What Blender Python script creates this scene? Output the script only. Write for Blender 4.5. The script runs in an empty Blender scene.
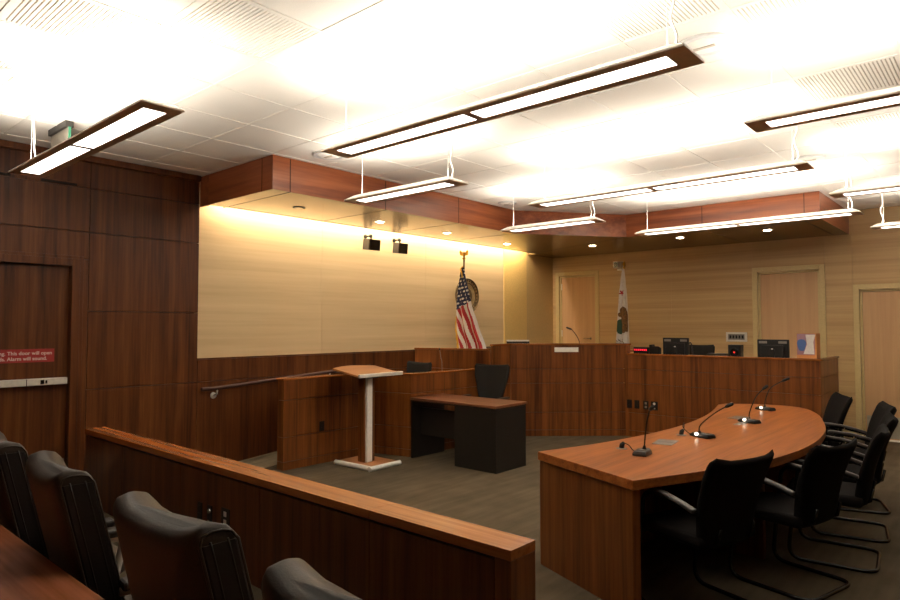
import bpy, bmesh, math, random
from math import sin, cos, pi, radians, atan2, hypot
from mathutils import Vector, Matrix
random.seed(7)
S = bpy.context.scene
COL = S.collection

# ------------------------------------------------------------------ helpers
class MB:
    def __init__(s): s.bm = bmesh.new()
    def _mat(s, faces, m):
        for f in faces: f.material_index = m
    def box(s, x0, x1, y0, y1, z0, z1, m=0):
        v = [s.bm.verts.new(p) for p in ((x0,y0,z0),(x1,y0,z0),(x1,y1,z0),(x0,y1,z0),(x0,y0,z1),(x1,y0,z1),(x1,y1,z1),(x0,y1,z1))]
        s._mat([s.bm.faces.new([v[i] for i in q]) for q in ((3,2,1,0),(4,5,6,7),(0,1,5,4),(1,2,6,5),(2,3,7,6),(3,0,4,7))], m)
        return s
    def prism(s, poly, z0, z1, m=0, mtop=None, mbot=None):
        # poly counter-clockwise; z0/z1 may be functions of (x, y)
        f0 = z0 if callable(z0) else (lambda x, y: z0)
        f1 = z1 if callable(z1) else (lambda x, y: z1)
        a = [s.bm.verts.new((x, y, f0(x, y))) for x, y in poly]
        b = [s.bm.verts.new((x, y, f1(x, y))) for x, y in poly]
        n = len(poly)
        s._mat([s.bm.faces.new(a[::-1])], m if mbot is None else mbot)
        s._mat([s.bm.faces.new(b)], m if mtop is None else mtop)
        s._mat([s.bm.faces.new((a[i], a[(i+1) % n], b[(i+1) % n], b[i])) for i in range(n)], m)
        return s
    def obox(s, p, q, z0, z1, t, m=0, off=0.0):
        # upright slab from p to q; its face runs p->q (shifted off to the left), thickness t to the left
        dx, dy = q[0]-p[0], q[1]-p[1]; l = hypot(dx, dy); nx, ny = -dy/l, dx/l
        a = (p[0]+nx*off, p[1]+ny*off); b = (q[0]+nx*off, q[1]+ny*off)
        return s.prism([a, b, (b[0]+nx*t, b[1]+ny*t), (a[0]+nx*t, a[1]+ny*t)], z0, z1, m)
    def tube(s, pts, r, n=10, m=0, closed=False, caps=True):
        P = [Vector(p) for p in pts]; R = r if isinstance(r, (list, tuple)) else [r]*len(P)
        rings = []; up = None
        for i, p in enumerate(P):
            a = P[i-1] if (i > 0 or closed) else P[i]
            b = P[(i+1) % len(P)] if (i < len(P)-1 or closed) else P[i]
            t = (b-a).normalized()
            if up is None:
                up = Vector((0, 0, 1)) if abs(t.z) < .9 else Vector((1, 0, 0))
            u = (up - t*up.dot(t)).normalized(); w = t.cross(u); up = u
            rings.append([s.bm.verts.new(p + (u*cos(2*pi*k/n) + w*sin(2*pi*k/n))*R[i]) for k in range(n)])
        k2 = len(rings)
        fs = []
        for i in range(k2 if closed else k2-1):
            A, B = rings[i], rings[(i+1) % k2]
            for k in range(n): fs.append(s.bm.faces.new((A[k], A[(k+1) % n], B[(k+1) % n], B[k])))
        if caps and not closed:
            fs.append(s.bm.faces.new(rings[0][::-1])); fs.append(s.bm.faces.new(rings[-1]))
        s._mat(fs, m); return s
    def lathe(s, prof, c=(0, 0, 0), n=24, m=0, axis='z'):
        rings = []
        for r, h in prof:
            ring = []
            for k in range(n):
                a = 2*pi*k/n; u, v = r*cos(a), r*sin(a)
                p = (u, v, h) if axis == 'z' else ((h, u, v) if axis == 'x' else (v, h, u))
                ring.append(s.bm.verts.new((p[0]+c[0], p[1]+c[1], p[2]+c[2])))
            rings.append(ring)
        fs = []
        for A, B in zip(rings, rings[1:]):
            for k in range(n): fs.append(s.bm.faces.new((A[k], A[(k+1) % n], B[(k+1) % n], B[k])))
        fs.append(s.bm.faces.new(rings[0][::-1])); fs.append(s.bm.faces.new(rings[-1]))
        s._mat(fs, m); return s
    def grid(s, nu, nv, f, fm=None, closed_u=False):
        V = [[s.bm.verts.new(f(i/nu, j/nv)) for i in range(nu + (0 if closed_u else 1))] for j in range(nv+1)]
        w = nu
        for j in range(nv):
            for i in range(w):
                i2 = (i+1) % nu if closed_u else i+1
                fc = s.bm.faces.new((V[j][i], V[j][i2], V[j+1][i2], V[j+1][i]))
                fc.material_index = fm((i+.5)/nu, (j+.5)/nv) if fm else 0
        return s
    def loft(s, rings, m=0):
        V = [[s.bm.verts.new(p) for p in r] for r in rings]; n = len(V[0]); fs = []
        for A, B in zip(V, V[1:]):
            for k in range(n): fs.append(s.bm.faces.new((A[k], A[(k+1) % n], B[(k+1) % n], B[k])))
        fs.append(s.bm.faces.new(V[0][::-1])); fs.append(s.bm.faces.new(V[-1]))
        s._mat(fs, m); return s

def finish(name, mb, mats, bevel=0, smooth=False, org=(0, 0, 0), subd=0, solid=0):
    bm = mb.bm
    bmesh.ops.translate(bm, verts=bm.verts, vec=[-c for c in org])
    bmesh.ops.recalc_face_normals(bm, faces=bm.faces)
    me = bpy.data.meshes.new(name); bm.to_mesh(me); bm.free()
    for m in (mats if isinstance(mats, (list, tuple)) else [mats]): me.materials.append(m)
    o = bpy.data.objects.new(name, me); COL.objects.link(o)
    if smooth:
        for p in me.polygons: p.use_smooth = True
        if smooth == 'auto':
            for e in me.edges: pass
            me.set_sharp_from_angle(angle=radians(38))
    if solid:
        d = o.modifiers.new('Solidify', 'SOLIDIFY'); d.thickness = solid; d.offset = 0
    if bevel:
        d = o.modifiers.new('Bevel', 'BEVEL'); d.width = bevel; d.segments = 2; d.limit_method = 'ANGLE'; d.angle_limit = radians(40)
    if subd:
        d = o.modifiers.new('Subdivision', 'SUBSURF'); d.levels = subd; d.render_levels = subd
    return o

def tag(o, label, cat, group=None):
    o['label'] = label; o['category'] = cat
    if group: o['group'] = group
    return o
def root(name, label, cat, loc=(0, 0, 0), rz=0, group=None):
    o = bpy.data.objects.new(name, None); COL.objects.link(o); o.empty_display_size = .1
    o.location = loc; o.rotation_euler = (0, 0, rz)
    return tag(o, label, cat, group)
def part(r, name, mb, mats, label=None, local=False, **k):
    # r: thing or part that owns this one. Shapes come in world space unless local
    top = r
    while top.parent: top = top.parent
    o = finish(name, mb, mats, org=(0, 0, 0) if local else tuple(top.location), **k)
    o.parent = r
    if label: o['label'] = label
    return o
def single(name, mb, mats, label, cat, loc, group=None, **k):
    o = finish(name, mb, mats, org=loc, **k); o.location = loc
    return tag(o, label, cat, group)
def struct(name, mb, mats, parent=None, **k):
    o = finish(name, mb, mats, **k); o['kind'] = 'structure'
    if parent: o.parent = parent
    return o
def dup(r, loc, rz, label, group=None):
    def cp(o, par):
        c = o.copy(); COL.objects.link(c); c.parent = par
        for ch in o.children: cp(ch, c)
        return c
    c = cp(r, None); c.location = loc; c.rotation_euler = (0, 0, rz); c['label'] = label
    if group: c['group'] = group
    return c
def catmull(pts, n=6, closed=False):
    out = []; N = len(pts)
    for i in range(N if closed else N-1):
        p = [Vector(pts[(i+k) % N] if closed else pts[min(max(i+k, 0), N-1)]) for k in (-1, 0, 1, 2)]
        for j in range(n):
            t = j/n
            out.append(tuple(.5*((2*p[1]) + (p[2]-p[0])*t + (2*p[0]-5*p[1]+4*p[2]-p[3])*t*t + (3*p[1]-p[0]-3*p[2]+p[3])*t**3)))
    if not closed: out.append(tuple(pts[-1]))
    return out
def arc_fillet(pts, r, n=5):
    # polyline in 3-D with its inner corners rounded
    P = [Vector(p) for p in pts]; out = [P[0]]
    for a, b, c in zip(P, P[1:], P[2:]):
        u = (a-b); v = (c-b); d = min(r, u.length*.49, v.length*.49); u.normalize(); v.normalize()
        s, e = b+u*d, b+v*d
        for k in range(n+1):
            t = k/n; out.append(s*(1-t)**2 + b*2*t*(1-t) + e*t*t)
    out.append(P[-1]); return out

# ------------------------------------------------------------------ materials
def new_mat(name):
    m = bpy.data.materials.new(name); m.use_nodes = True
    nt = m.node_tree; return m, nt, nt.nodes['Principled BSDF']
def plain(name, col, rough=.5, metal=0.0, noise=0.06, nscale=40, bump=0.0, spec=.5, coat=0.0):
    m, nt, b = new_mat(name); N = nt.nodes; L = nt.links
    tc = N.new('ShaderNodeTexCoord'); nz = N.new('ShaderNodeTexNoise'); nz.inputs['Scale'].default_value = nscale
    L.new(tc.outputs['Object'], nz.inputs['Vector'])
    cr = N.new('ShaderNodeValToRGB')
    cr.color_ramp.elements[0].color = tuple(c*(1-noise) for c in col) + (1,); cr.color_ramp.elements[0].position = .3
    cr.color_ramp.elements[1].color = tuple(min(1, c*(1+noise)) for c in col) + (1,); cr.color_ramp.elements[1].position = .7
    L.new(nz.outputs['Fac'], cr.inputs['Fac']); L.new(cr.outputs['Color'], b.inputs['Base Color'])
    b.inputs['Roughness'].default_value = rough; b.inputs['Metallic'].default_value = metal
    b.inputs['Specular IOR Level'].default_value = spec; b.inputs['Coat Weight'].default_value = coat
    if bump:
        bp = N.new('ShaderNodeBump'); bp.inputs['Strength'].default_value = bump; bp.inputs['Distance'].default_value = .004
        L.new(nz.outputs['Fac'], bp.inputs['Height']); L.new(bp.outputs['Normal'], b.inputs['Normal'])
    return m
def wood(name, cols, grain='z', rough=.35, across=11.0, along=.55, contrast=1.0, coat=0.0, spec=.5, rot=0.0):
    m, nt, b = new_mat(name); N = nt.nodes; L = nt.links
    tc = N.new('ShaderNodeTexCoord'); mp = N.new('ShaderNodeMapping')
    sc = {'x': (along, across, across), 'y': (across, along, across), 'z': (across, across, along)}[grain]
    src = tc.outputs['Object']
    if rot:
        mr = N.new('ShaderNodeMapping'); mr.inputs['Rotation'].default_value = (0, 0, rot); L.new(src, mr.inputs['Vector']); src = mr.outputs['Vector']
    mp.inputs['Scale'].default_value = sc; L.new(src, mp.inputs['Vector'])
    n1 = N.new('ShaderNodeTexNoise'); n1.inputs['Scale'].default_value = 1.0; n1.inputs['Detail'].default_value = 5; n1.inputs['Roughness'].default_value = .62
    n1.inputs['Distortion'].default_value = .12
    L.new(mp.outputs['Vector'], n1.inputs['Vector'])
    mp2 = N.new('ShaderNodeMapping'); mp2.inputs['Scale'].default_value = tuple(c*(5 if c > along else 2.2) for c in sc); L.new(src, mp2.inputs['Vector'])
    n2 = N.new('ShaderNodeTexNoise'); n2.inputs['Scale'].default_value = 1.0; n2.inputs['Detail'].default_value = 3
    L.new(mp2.outputs['Vector'], n2.inputs['Vector'])
    mx = N.new('ShaderNodeMath'); mx.operation = 'MULTIPLY_ADD'; L.new(n2.outputs['Fac'], mx.inputs[0]); mx.inputs[1].default_value = .32*contrast
    ad = N.new('ShaderNodeMath'); ad.operation = 'SUBTRACT'; L.new(n1.outputs['Fac'], ad.inputs[0]); ad.inputs[1].default_value = .16*contrast
    L.new(ad.outputs[0], mx.inputs[2])
    cr = N.new('ShaderNodeValToRGB'); e = cr.color_ramp.elements
    e[0].position = .5-.2*1; e[0].color = (*cols[0], 1); e[1].position = .5+.2; e[1].color = (*cols[2], 1)
    k = e.new(.5); k.color = (*cols[1], 1)
    L.new(mx.outputs[0], cr.inputs['Fac']); L.new(cr.outputs['Color'], b.inputs['Base Color'])
    b.inputs['Roughness'].default_value = rough; b.inputs['Coat Weight'].default_value = coat; b.inputs['Coat Roughness'].default_value = .15
    b.inputs['Specular IOR Level'].default_value = spec
    return m
def emit(name, col, st, samp='FRONT'):
    m, nt, b = new_mat(name); m.cycles.emission_sampling = samp
    b.inputs['Base Color'].default_value = (*col, 1); b.inputs['Emission Color'].default_value = (*col, 1); b.inputs['Emission Strength'].default_value = st
    return m

WAL = [(.050, .0115, .0026), (.126, .037, .0078), (.195, .066, .0155)]
WALF = [(.15, .033, .011), (.27, .072, .023), (.38, .115, .040)]
TOP = [(.25, .078, .0175), (.32, .104, .0245), (.37, .130, .033)]
M_wall = wood('walnut vertical grain', [(c[0]*.78, c[1]*.74, c[2]*.74) for c in WAL], 'z', .40, spec=.28)  # walnut toned down, vignette darkening put into its colour
M_bench = wood('walnut bench', [(c[0]*1.25, c[1]*1.25, c[2]*1.2) for c in WAL], 'z', .38, spec=.35)
M_facia = wood('walnut horizontal grain', WALF, 'y', .28, across=8)
M_faciax = wood('walnut grain along x', WALF, 'x', .28, across=8)
M_top = wood('walnut table top', [(.19, .050, .011), (.31, .094, .021), (.40, .138, .034)], 'y', .30, across=20, along=.9, contrast=1.3, spec=.3)
M_cap = wood('walnut rail cap', [(.22, .060, .013), (.31, .096, .022), (.38, .130, .032)], 'x', .27, across=22, along=.9, contrast=1.2, spec=.4)
M_capy = wood('walnut cap along wall', [(c[0]*.8, c[1]*.8, c[2]*.8) for c in TOP], 'y', .25, across=9)
LIGHT = [(.58, .42, .225), (.66, .49, .275), (.72, .545, .32)]
M_ven = wood('pale veneer', LIGHT, 'y', .42, across=7, along=.25, contrast=.7)
M_rear = wood('tan veneer', [(.41, .26, .108), (.49, .32, .14), (.56, .38, .18)], 'x', .42, across=16, along=.25, contrast=.8)
M_door = wood('maple door', [(.50, .295, .14), (.55, .33, .16), (.60, .37, .185)], 'z', .45, across=12, along=.5, contrast=.7)
M_yel = plain('yellow paint', (.76, .53, .19), .5)
M_tan = plain('tan wall end', (.60, .42, .18), .5)
M_frame = plain('cream frame paint', (.56, .43, .20), .4)
M_under = plain('satin soffit veneer', (.20, .135, .058), .22, .3, nscale=3, noise=.12)
M_seam = plain('dark seam', (.012, .006, .004), .8)
M_ext = plain('shadow gap', (.010, .005, .003), .9)
M_black = plain('black plastic', (.008, .0075, .007), .42, spec=.35)
M_blackg = plain('gloss black', (.01, .01, .01), .15)
M_fab = plain('black fabric', (.0065, .0048, .004), .9, nscale=400, bump=.3, noise=.25, spec=.12)
M_fabg = plain('charcoal mesh', (.018, .0165, .015), .85, nscale=300, bump=.3, noise=.2, spec=.2)
M_leath = plain('brown black leather', (.046, .034, .025), .48, nscale=160, bump=.12, noise=.15, spec=.33)
M_leathd = plain('dark leather side', (.016, .012, .010), .45, nscale=160, bump=.12, noise=.15)
M_chr = plain('chrome', (.7, .7, .7), .18, 1.0)
M_tube = plain('black steel tube', (.012, .011, .010), .25, .2)
M_pad = plain('grey arm pad', (.036, .030, .026), .42)
M_alu = plain('brushed aluminium', (.74, .71, .65), .33, .3)
M_white = plain('white metal', (.88, .85, .79), .4)
M_bezel = plain('brown grey bezel', (.80, .62, .48), .45)
M_desk = plain('charcoal laminate', (.017, .0135, .010), .5, spec=.28)
M_dtop = wood('desk top walnut', [(.10, .034, .015), (.17, .06, .027), (.22, .085, .04)], 'x', .28, across=9)
M_lec = wood('lectern cherry', [(.30, .115, .04), (.40, .165, .06), (.48, .21, .085)], 'y', .4, across=10, contrast=.6)
M_red = plain('red sign', (.33, .018, .016), .45)
M_ink = plain('sign lettering', (.72, .62, .56), .5)
M_kick = plain('kick plate steel', (.36, .32, .26), .4, .2)
M_green = plain('green edge', (.03, .22, .12), .3)
M_brz = plain('bronze', (.13, .085, .035), .4, .6, nscale=25, noise=.4, bump=.5)
M_gold = plain('gold fringe', (.62, .36, .04), .35, .5)
M_rail = plain('bronze handrail', (.06, .025, .018), .55, .0, spec=.2)
M_navy = plain('flag navy', (.014, .018, .06), .8); M_fred = plain('flag red', (.36, .016, .02), .8); M_fwht = plain('flag white', (.62, .58, .54), .8)
M_bear = plain('flag bear brown', (.15, .075, .02), .8, nscale=60, noise=.5); M_fgrn = plain('flag green', (.03, .075, .04), .8); M_fgry = plain('flag lettering', (.10, .07, .06), .8)
M_led = emit('red led', (1, .02, .05), .8, 'NONE'); M_dot = emit('red dot', (1, .03, .02), .12, 'NONE')
M_diff = emit('lamp diffuser', (1.0, .95, .88), 2.6)
M_upl = emit('lamp uplight', (1.0, .925, .81), 26.0)
M_dl = emit('downlight lens', (1.0, .86, .64), 24.0)
M_cove = emit('cove tube', (1.0, .88, .68), 54.0)
M_mglint = emit('microphone knob glint', (1.0, .88, .7), 2.0, 'NONE')
M_blue = plain('print blue', (.05, .10, .26), .5); M_org = plain('print orange', (.55, .22, .07), .5); M_prt = plain('print white', (.62, .60, .58), .5); M_pink = plain('print mauve', (.30, .16, .20), .5)
M_gplate = plain('grey cover plate', (.22, .20, .18), .35, .3)

def carpet():
    m, nt, b = new_mat('carpet'); N = nt.nodes; L = nt.links
    tc = N.new('ShaderNodeTexCoord')
    n1 = N.new('ShaderNodeTexNoise'); n1.inputs['Scale'].default_value = 220; n1.inputs['Detail'].default_value = 3
    n2 = N.new('ShaderNodeTexNoise'); n2.inputs['Scale'].default_value = 3.0; n2.inputs['Detail'].default_value = 6
    mp = N.new('ShaderNodeMapping'); mp.inputs['Scale'].default_value = (14, 1.2, 1)
    n3 = N.new('ShaderNodeTexNoise'); n3.inputs['Scale'].default_value = 1.0; n3.inputs['Detail'].default_value = 4
    L.new(tc.outputs['Object'], n1.inputs['Vector']); L.new(tc.outputs['Object'], n2.inputs['Vector']); L.new(tc.outputs['Object'], mp.inputs['Vector']); L.new(mp.outputs['Vector'], n3.inputs['Vector'])
    a = N.new('ShaderNodeMath'); a.operation = 'ADD'; L.new(n1.outputs['Fac'], a.inputs[0]); L.new(n2.outputs['Fac'], a.inputs[1])
    c = N.new('ShaderNodeMath'); c.operation = 'ADD'; L.new(a.outputs[0], c.inputs[0]); L.new(n3.outputs['Fac'], c.inputs[1])
    d = N.new('ShaderNodeMath'); d.operation = 'DIVIDE'; L.new(c.outputs[0], d.inputs[0]); d.inputs[1].default_value = 3
    cr = N.new('ShaderNodeValToRGB'); e = cr.color_ramp.elements
    e[0].position = .36; e[0].color = (.066, .050, .031, 1); e[1].position = .64; e[1].color = (.132, .103, .066, 1)
    L.new(d.outputs[0], cr.inputs['Fac']); L.new(cr.outputs['Color'], b.inputs['Base Color'])
    b.inputs['Roughness'].default_value = 1; b.inputs['Specular IOR Level'].default_value = .1
    bp = N.new('ShaderNodeBump'); bp.inputs['Strength'].default_value = .5; bp.inputs['Distance'].default_value = .006
    L.new(n1.outputs['Fac'], bp.inputs['Height']); L.new(bp.outputs['Normal'], b.inputs['Normal'])
    return m
M_carpet = carpet()
M_tile = plain('ceiling tile', (.93, .89, .82), .9, nscale=250, noise=.04, bump=.15, spec=.1)
M_bar = plain('ceiling grid bar', (.90, .86, .79), .6, noise=.02)
M_slot = plain('grille recess', (.56, .49, .41), .9)

# ------------------------------------------------------------------ room shell
XL, YB, ZC, ZS = -6.75, 10.72, 3.26, 2.92
XR, YF = 3.2, -3.0
mb = MB().box(XL-.1, XR, YF, YB+.1, -.1, 0); struct('floor', mb, M_carpet)
# ceiling: flat tiles on a grid of exposed bars
PX, PY = .603, .63
XG = [-1.085 + PX*k for k in range(-10, 8)]; YG = [3.445 + PY*k for k in range(-10, 12)]
XG = [x for x in XG if XL < x < XR]; YG = [y for y in YG if YF < y < YB]
mb = MB()
xs = [XL] + XG + [XR]; ys = [YF] + YG + [YB]
GR = {(-4.10, .925), (-5.306, .925), (-3.497, 1.555), (-1.688, 2.815), (-1.085, 3.445), (-1.085, 4.705), (-1.085, 5.965)}
def is_grille(x, y): return any(abs(x-a) < .05 and abs(y-b) < .05 for a, b in GR)
for i in range(len(xs)-1):
    for j in range(len(ys)-1):
        if is_grille(xs[i], ys[j]): continue
        dz = random.uniform(0, .0015)
        mb.box(xs[i]+.010, xs[i+1]-.010, ys[j]+.010, ys[j+1]-.010, ZC+dz, ZC+.02)
mb.box(XL-.1, XR+.1, YF-.1, YB+.1, ZC+.03, ZC+.09)
ceil = struct('ceiling', mb, M_tile)
mb = MB()
for x in XG: mb.box(x-.012, x+.012, YF, YB, ZC-.0035, ZC+.03)
for y in YG: mb.box(XL, XR, y-.012, y+.012, ZC-.0030, ZC+.03)
struct('ceiling_grid', mb, M_bar, ceil)

# walls behind the camera and on the unseen side
struct('wall_right', MB().box(XR, XR+.1, YF, YB+.1, 0, ZC), M_rear)
struct('wall_front', MB().box(XL, XR, YF-.1, YF, 0, ZC), M_rear)

# left wall: walnut panels up to the veneered bay
wl = struct('wall_left', MB().box(XL-.2, XL-.10, YF, YB+.1, 0, ZC), M_ext)
mb = MB()
def panels(mb, x, y0, y1, zs, gap=.005, t=.1):
    for a, b in zip(zs, zs[1:]): mb.box(x-t, x, y0+gap/2, y1-gap/2, a+gap/2, b-gap/2)
DY0, DY1, DZ = 1.17, 2.25, 2.24            # exit door opening incl. frame
panels(mb, XL, 2.33, 3.45, [0, .98, 1.74, 2.51, 2.94, ZC])
panels(mb, XL, DY1, 2.33, [0, DZ]); panels(mb, XL, DY0, 2.33, [DZ, 2.51, 2.94, ZC])
panels(mb, XL, .10, DY0, [0, .98, 1.74, 2.51, 2.94, ZC]); panels(mb, XL, -1.2, .10, [0, .98, 1.74, 2.51, 2.94, ZC]); panels(mb, XL, YF, -1.2, [0, .98, 1.74, 2.51, 2.94, ZC])
for y0, y1 in ((3.45, 4.62), (4.62, 5.79), (5.79, 7.0)): panels(mb, XL, y0, y1, [0, .98, 1.225])
panels(mb, XL, 7.0, 9.12, [0, .98, 1.225])
mb.box(XL-.1, XL, 3.45, 7.2, 1.225, 1.24)
struct('wall_left_panelling', mb, M_wall, wl, bevel=.0015)
mb = MB()
for y0, y1 in ((3.45, 5.15), (5.15, 7.12), (7.12, 9.12)): mb.box(XL-.1, XL-.03, y0+.0015, y1-.0015, 1.24, ZC-.01)
struct('wall_left_veneer', mb, M_ven, wl)
mb = MB().box(XL-.1, XL-.02, 9.12, 9.82, 0, ZC); struct('wall_left_painted', mb, M_yel, wl)
mb = MB().box(XL-.1, XL-.02, 9.82, YB, 0, ZC); struct('wall_left_tan', mb, M_tan, wl)  # last stretch of the same wall plane, darker tan than the yellow strip
# crown strip over the walnut wall
struct('trim_1', MB().box(XL, XL+.05, YF, 3.44, 3.19, ZC-.004), M_wall, bevel=.01)

# rear wall with three door openings
D2 = (-6.70, -5.77, 2.63); D3 = (-3.09, -2.08, 2.51); D4 = (-1.73, -.62, 2.19)
mb = MB()
def rw(x0, x1, z0, z1): mb.box(x0+.001, x1-.001, YB, YB+.1, z0, z1)
rw(XL-.1, D2[0], 0, ZC); rw(D2[0], D2[1], D2[2], ZC); rw(D2[1], -4.4, 0, ZC); rw(-4.4, D3[0], 0, ZC); rw(D3[0], D3[1], D3[2], ZC); rw(D3[1], D4[0], 0, ZC); rw(D4[0], D4[1], D4[2], ZC); rw(D4[1], 1.2, 0, ZC); rw(1.2, XR, 0, ZC)
wr = struct('wall_rear', mb, M_rear)
struct('baseboard_rear', MB().box(D3[1], D4[0]-.002, YB-.015, YB, 0, .10).box(D4[1]+.002, XR, YB-.015, YB, 0, .10), M_frame)

def rear_door(n, d, z0, kick=False, lever=None, hinge=None):
    x0, x1, zt = d
    mb = MB(); w = .075
    for a, b in ((x0, x0+w), (x1-w, x1)): mb.box(a, b, YB-.018, YB+.1, z0, zt)
    mb.box(x0+w, x1-w, YB-.018, YB+.1, zt-w, zt)
    # inner stop, set back
    mb.box(x0+w, x0+w+.03, YB+.03, YB+.1, z0, zt-w); mb.box(x1-w-.03, x1-w, YB+.03, YB+.1, z0, zt-w); mb.box(x0+w, x1-w, YB+.03, YB+.1, zt-w-.03, zt-w)
    o = struct('door_%d' % n, MB().box(x0+w+.032, x1-w-.032, YB+.045, YB+.085, z0+.008, zt-w-.033), M_door)
    f = struct('door_frame', mb, M_frame, o, bevel=.004)
    if kick: struct('kick_plate', MB().box(x0+w+.05, x1-w-.05, YB+.041, YB+.0455, z0+.03, z0+.33), M_kick, o)
    if kick: struct('threshold', MB().box(x0+w, x1-w, YB-.02, YB+.04, 0, .018), M_white, o)
    if lever:
        lx, lz, s = lever
        h = MB().lathe([(.026, YB+.045), (.026, YB+.035), (.010, YB+.033), (.010, YB-.005)], (lx, 0, lz), 16, axis='y')
        h.tube([(lx, YB, lz), (lx+s*.03, YB-.006, lz), (lx+s*.12, YB-.006, lz)], .009)
        struct('lever_handle', h, M_chr, o, smooth='auto')
    if hinge:
        hm = MB()
        for hz in hinge: hm.box(x0+w+.024, x0+w+.040, YB+.03, YB+.05, hz-.06, hz+.06)
        struct('hinge', hm, M_alu, o)
rear_door(2, D2, .52, lever=(-5.98, 1.36, -1), hinge=(1.45, 2.35)); rear_door(3, D3, .38); rear_door(4, D4, .0, kick=True)
# faint seam strips in the rear veneer are the real joints between its sheets

# exit door in the walnut wall
mb = MB()
w = .07
for a, b in ((DY0, DY0+w), (DY1-w, DY1)): mb.box(XL-.1, XL+.018, a, b, 0, DZ)
mb.box(XL-.1, XL+.018, DY0+w, DY1-w, DZ-w, DZ)
for a, b in ((DY0-.03, DY0), (DY1, DY1+.035)): mb.box(XL, XL+.006, a, b, 0, DZ+.03)
mb.box(XL, XL+.006, DY0, DY1, DZ, DZ+.03)
d1 = struct('door_1', MB().box(XL-.10, XL-.055, DY0+w+.004, DY1-w-.004, .008, DZ-w-.004), M_wall)
struct('door_frame', mb, M_wall, d1, bevel=.004)
struct('kick_plate', MB().box(XL-.0555, XL-.052, DY0+w+.03, DY1-w-.012, .04, .345), M_kick, d1)
mb = MB().box(XL-.052, XL+.02, DY0+w+.04, DY1-w-.02, 1.05, 1.112)
pb = struct('panic_bar', mb, M_alu, d1, bevel=.006)
struct('bar_latch', MB().box(XL+.018, XL+.024, 1.935, 1.965, 1.062, 1.10).box(XL+.018, XL+.024, 1.975, 1.99, 1.066, 1.096), M_blackg, d1)
struct('bar_joint', MB().box(XL+.0195, XL+.0212, 1.822, 1.828, 1.05, 1.112), M_ext, d1)
# red alarm sign on that door
sg = root('alarm_sign', 'red alarm notice with white lettering on walnut exit door', 'sign', (XL-.055, 1.6, 1.32))
part(sg, 'plate', MB().box(XL-.055, XL-.052, 1.24, 2.065, 1.262, 1.385), M_red)
def text(r, s, size, loc, rot, mat, align='LEFT', name='lettering'):
    c = bpy.data.curves.new(name, 'FONT'); c.body = s; c.size = size; c.extrude = .0008; c.align_x = align; c.materials.append(mat)
    c.offset = size*.012
    t = bpy.data.objects.new(name, c); COL.objects.link(t)
    dg = bpy.context.evaluated_depsgraph_get(); me = bpy.data.meshes.new_from_object(t.evaluated_get(dg)); bpy.data.objects.remove(t)
    o = bpy.data.objects.new(name, me); COL.objects.link(o); o.location = loc; o.rotation_euler = rot; o.parent = r; me.name = name
    return o
text(sg, 'pushing. This door will open', .045, (.0042, .445, .012), (pi/2, 0, pi/2), M_ink, 'RIGHT')
text(sg, 'seconds. Alarm will sound.', .045, (.0042, .405, -.038), (pi/2, 0, pi/2), M_ink, 'RIGHT')

# air slot at the top joint of the walnut wall
r = root('air_slot', 'narrow dark air slot high on walnut wall above exit door', 'vent', (XL, 1.9, 2.955))
part(r, 'frame', MB().box(XL-.005, XL+.012, 1.3, 2.215, 2.935, 2.978), M_wall)
for a, b in ((1.32, 1.66), (1.9, 2.205)): part(r, 'slot', MB().box(XL+.012, XL+.0135, a, b, 2.944, 2.968), M_ext)

# ------------------------------------------------------------------ soffit
P_OUT = [(XL+.17, 3.46), (-5.34, 3.46), (-5.34, 7.45), (-4.31, 8.86), (-1.76, 8.86), (-1.76, YB), (XL+.17, 9.80), (XL-.02, 9.80), (XL-.02, YB)][:0] or [(XL+.17, 3.46), (-5.34, 3.46), (-5.34, 7.45), (-4.31, 8.86), (-1.76, 8.86), (-1.76, YB-.002), (XL-.018, YB-.002), (XL-.018, 9.86), (XL+.17, 9.86)]
mb = MB().prism(P_OUT, ZS, ZC-.005, m=0, mbot=1)
for f_ in mb.bm.faces:
    f_.normal_update()
    if abs(f_.normal.z) < .5:
        if f_.calc_center_median().x < XL+.2: f_.material_index = 1
        elif abs(f_.normal.y) > .9: f_.material_index = 3
mb.box(XL-.018, XL+.17, 3.46, 3.49, ZS, ZC-.005)
def strip(p, q, w=.006, m=2):
    dx, dy = q[0]-p[0], q[1]-p[1]; l = hypot(dx, dy); nx, ny = -dy/l*w/2, dx/l*w/2
    mb.prism([(p[0]-nx, p[1]-ny), (q[0]-nx, q[1]-ny), (q[0]+nx, q[1]+ny), (p[0]+nx, p[1]+ny)], ZS-.0012, ZS+.01, m)
inn = [(-6.44, 3.66), (-5.52, 3.66), (-5.52, 7.39), (-4.40, 9.04), (-1.95, 9.04)]
for p, q in ((inn[0], (-5.34, 3.66)), ((-5.52, 3.46), inn[2]), (inn[2], inn[3]), (inn[3], (-1.76, 9.04))): pass
strip((XL+.13, 3.66), (-5.34, 3.66)); strip((XL+.24, 3.66), (XL+.24, YB), .012)
for y in (4.96, 6.22, 7.45): strip((XL+.24, y), (-5.34, y))
strip((XL+.24, 9.74), (-4.31, 8.86)); 
for x in (-3.19, -1.95): strip((x, 8.86), (x, YB))
tr = struct('trim_2', mb, [M_facia, M_under, M_seam, M_faciax], bevel=0)
# fascia joints
mb = MB()
for y in (3.66, 4.94, 6.22): mb.box(-5.342, -5.3385, y-.004, y+.004, ZS, ZC-.01)
for x in (-3.19, -1.93): mb.box(x-.004, x+.004, 8.857, 8.8605+.001, ZS, ZC-.01)
mb.box(-5.53, -5.522, 3.4585, 3.462, ZS, ZC-.01)
struct('fascia_joint', mb, M_ext, tr)
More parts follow.
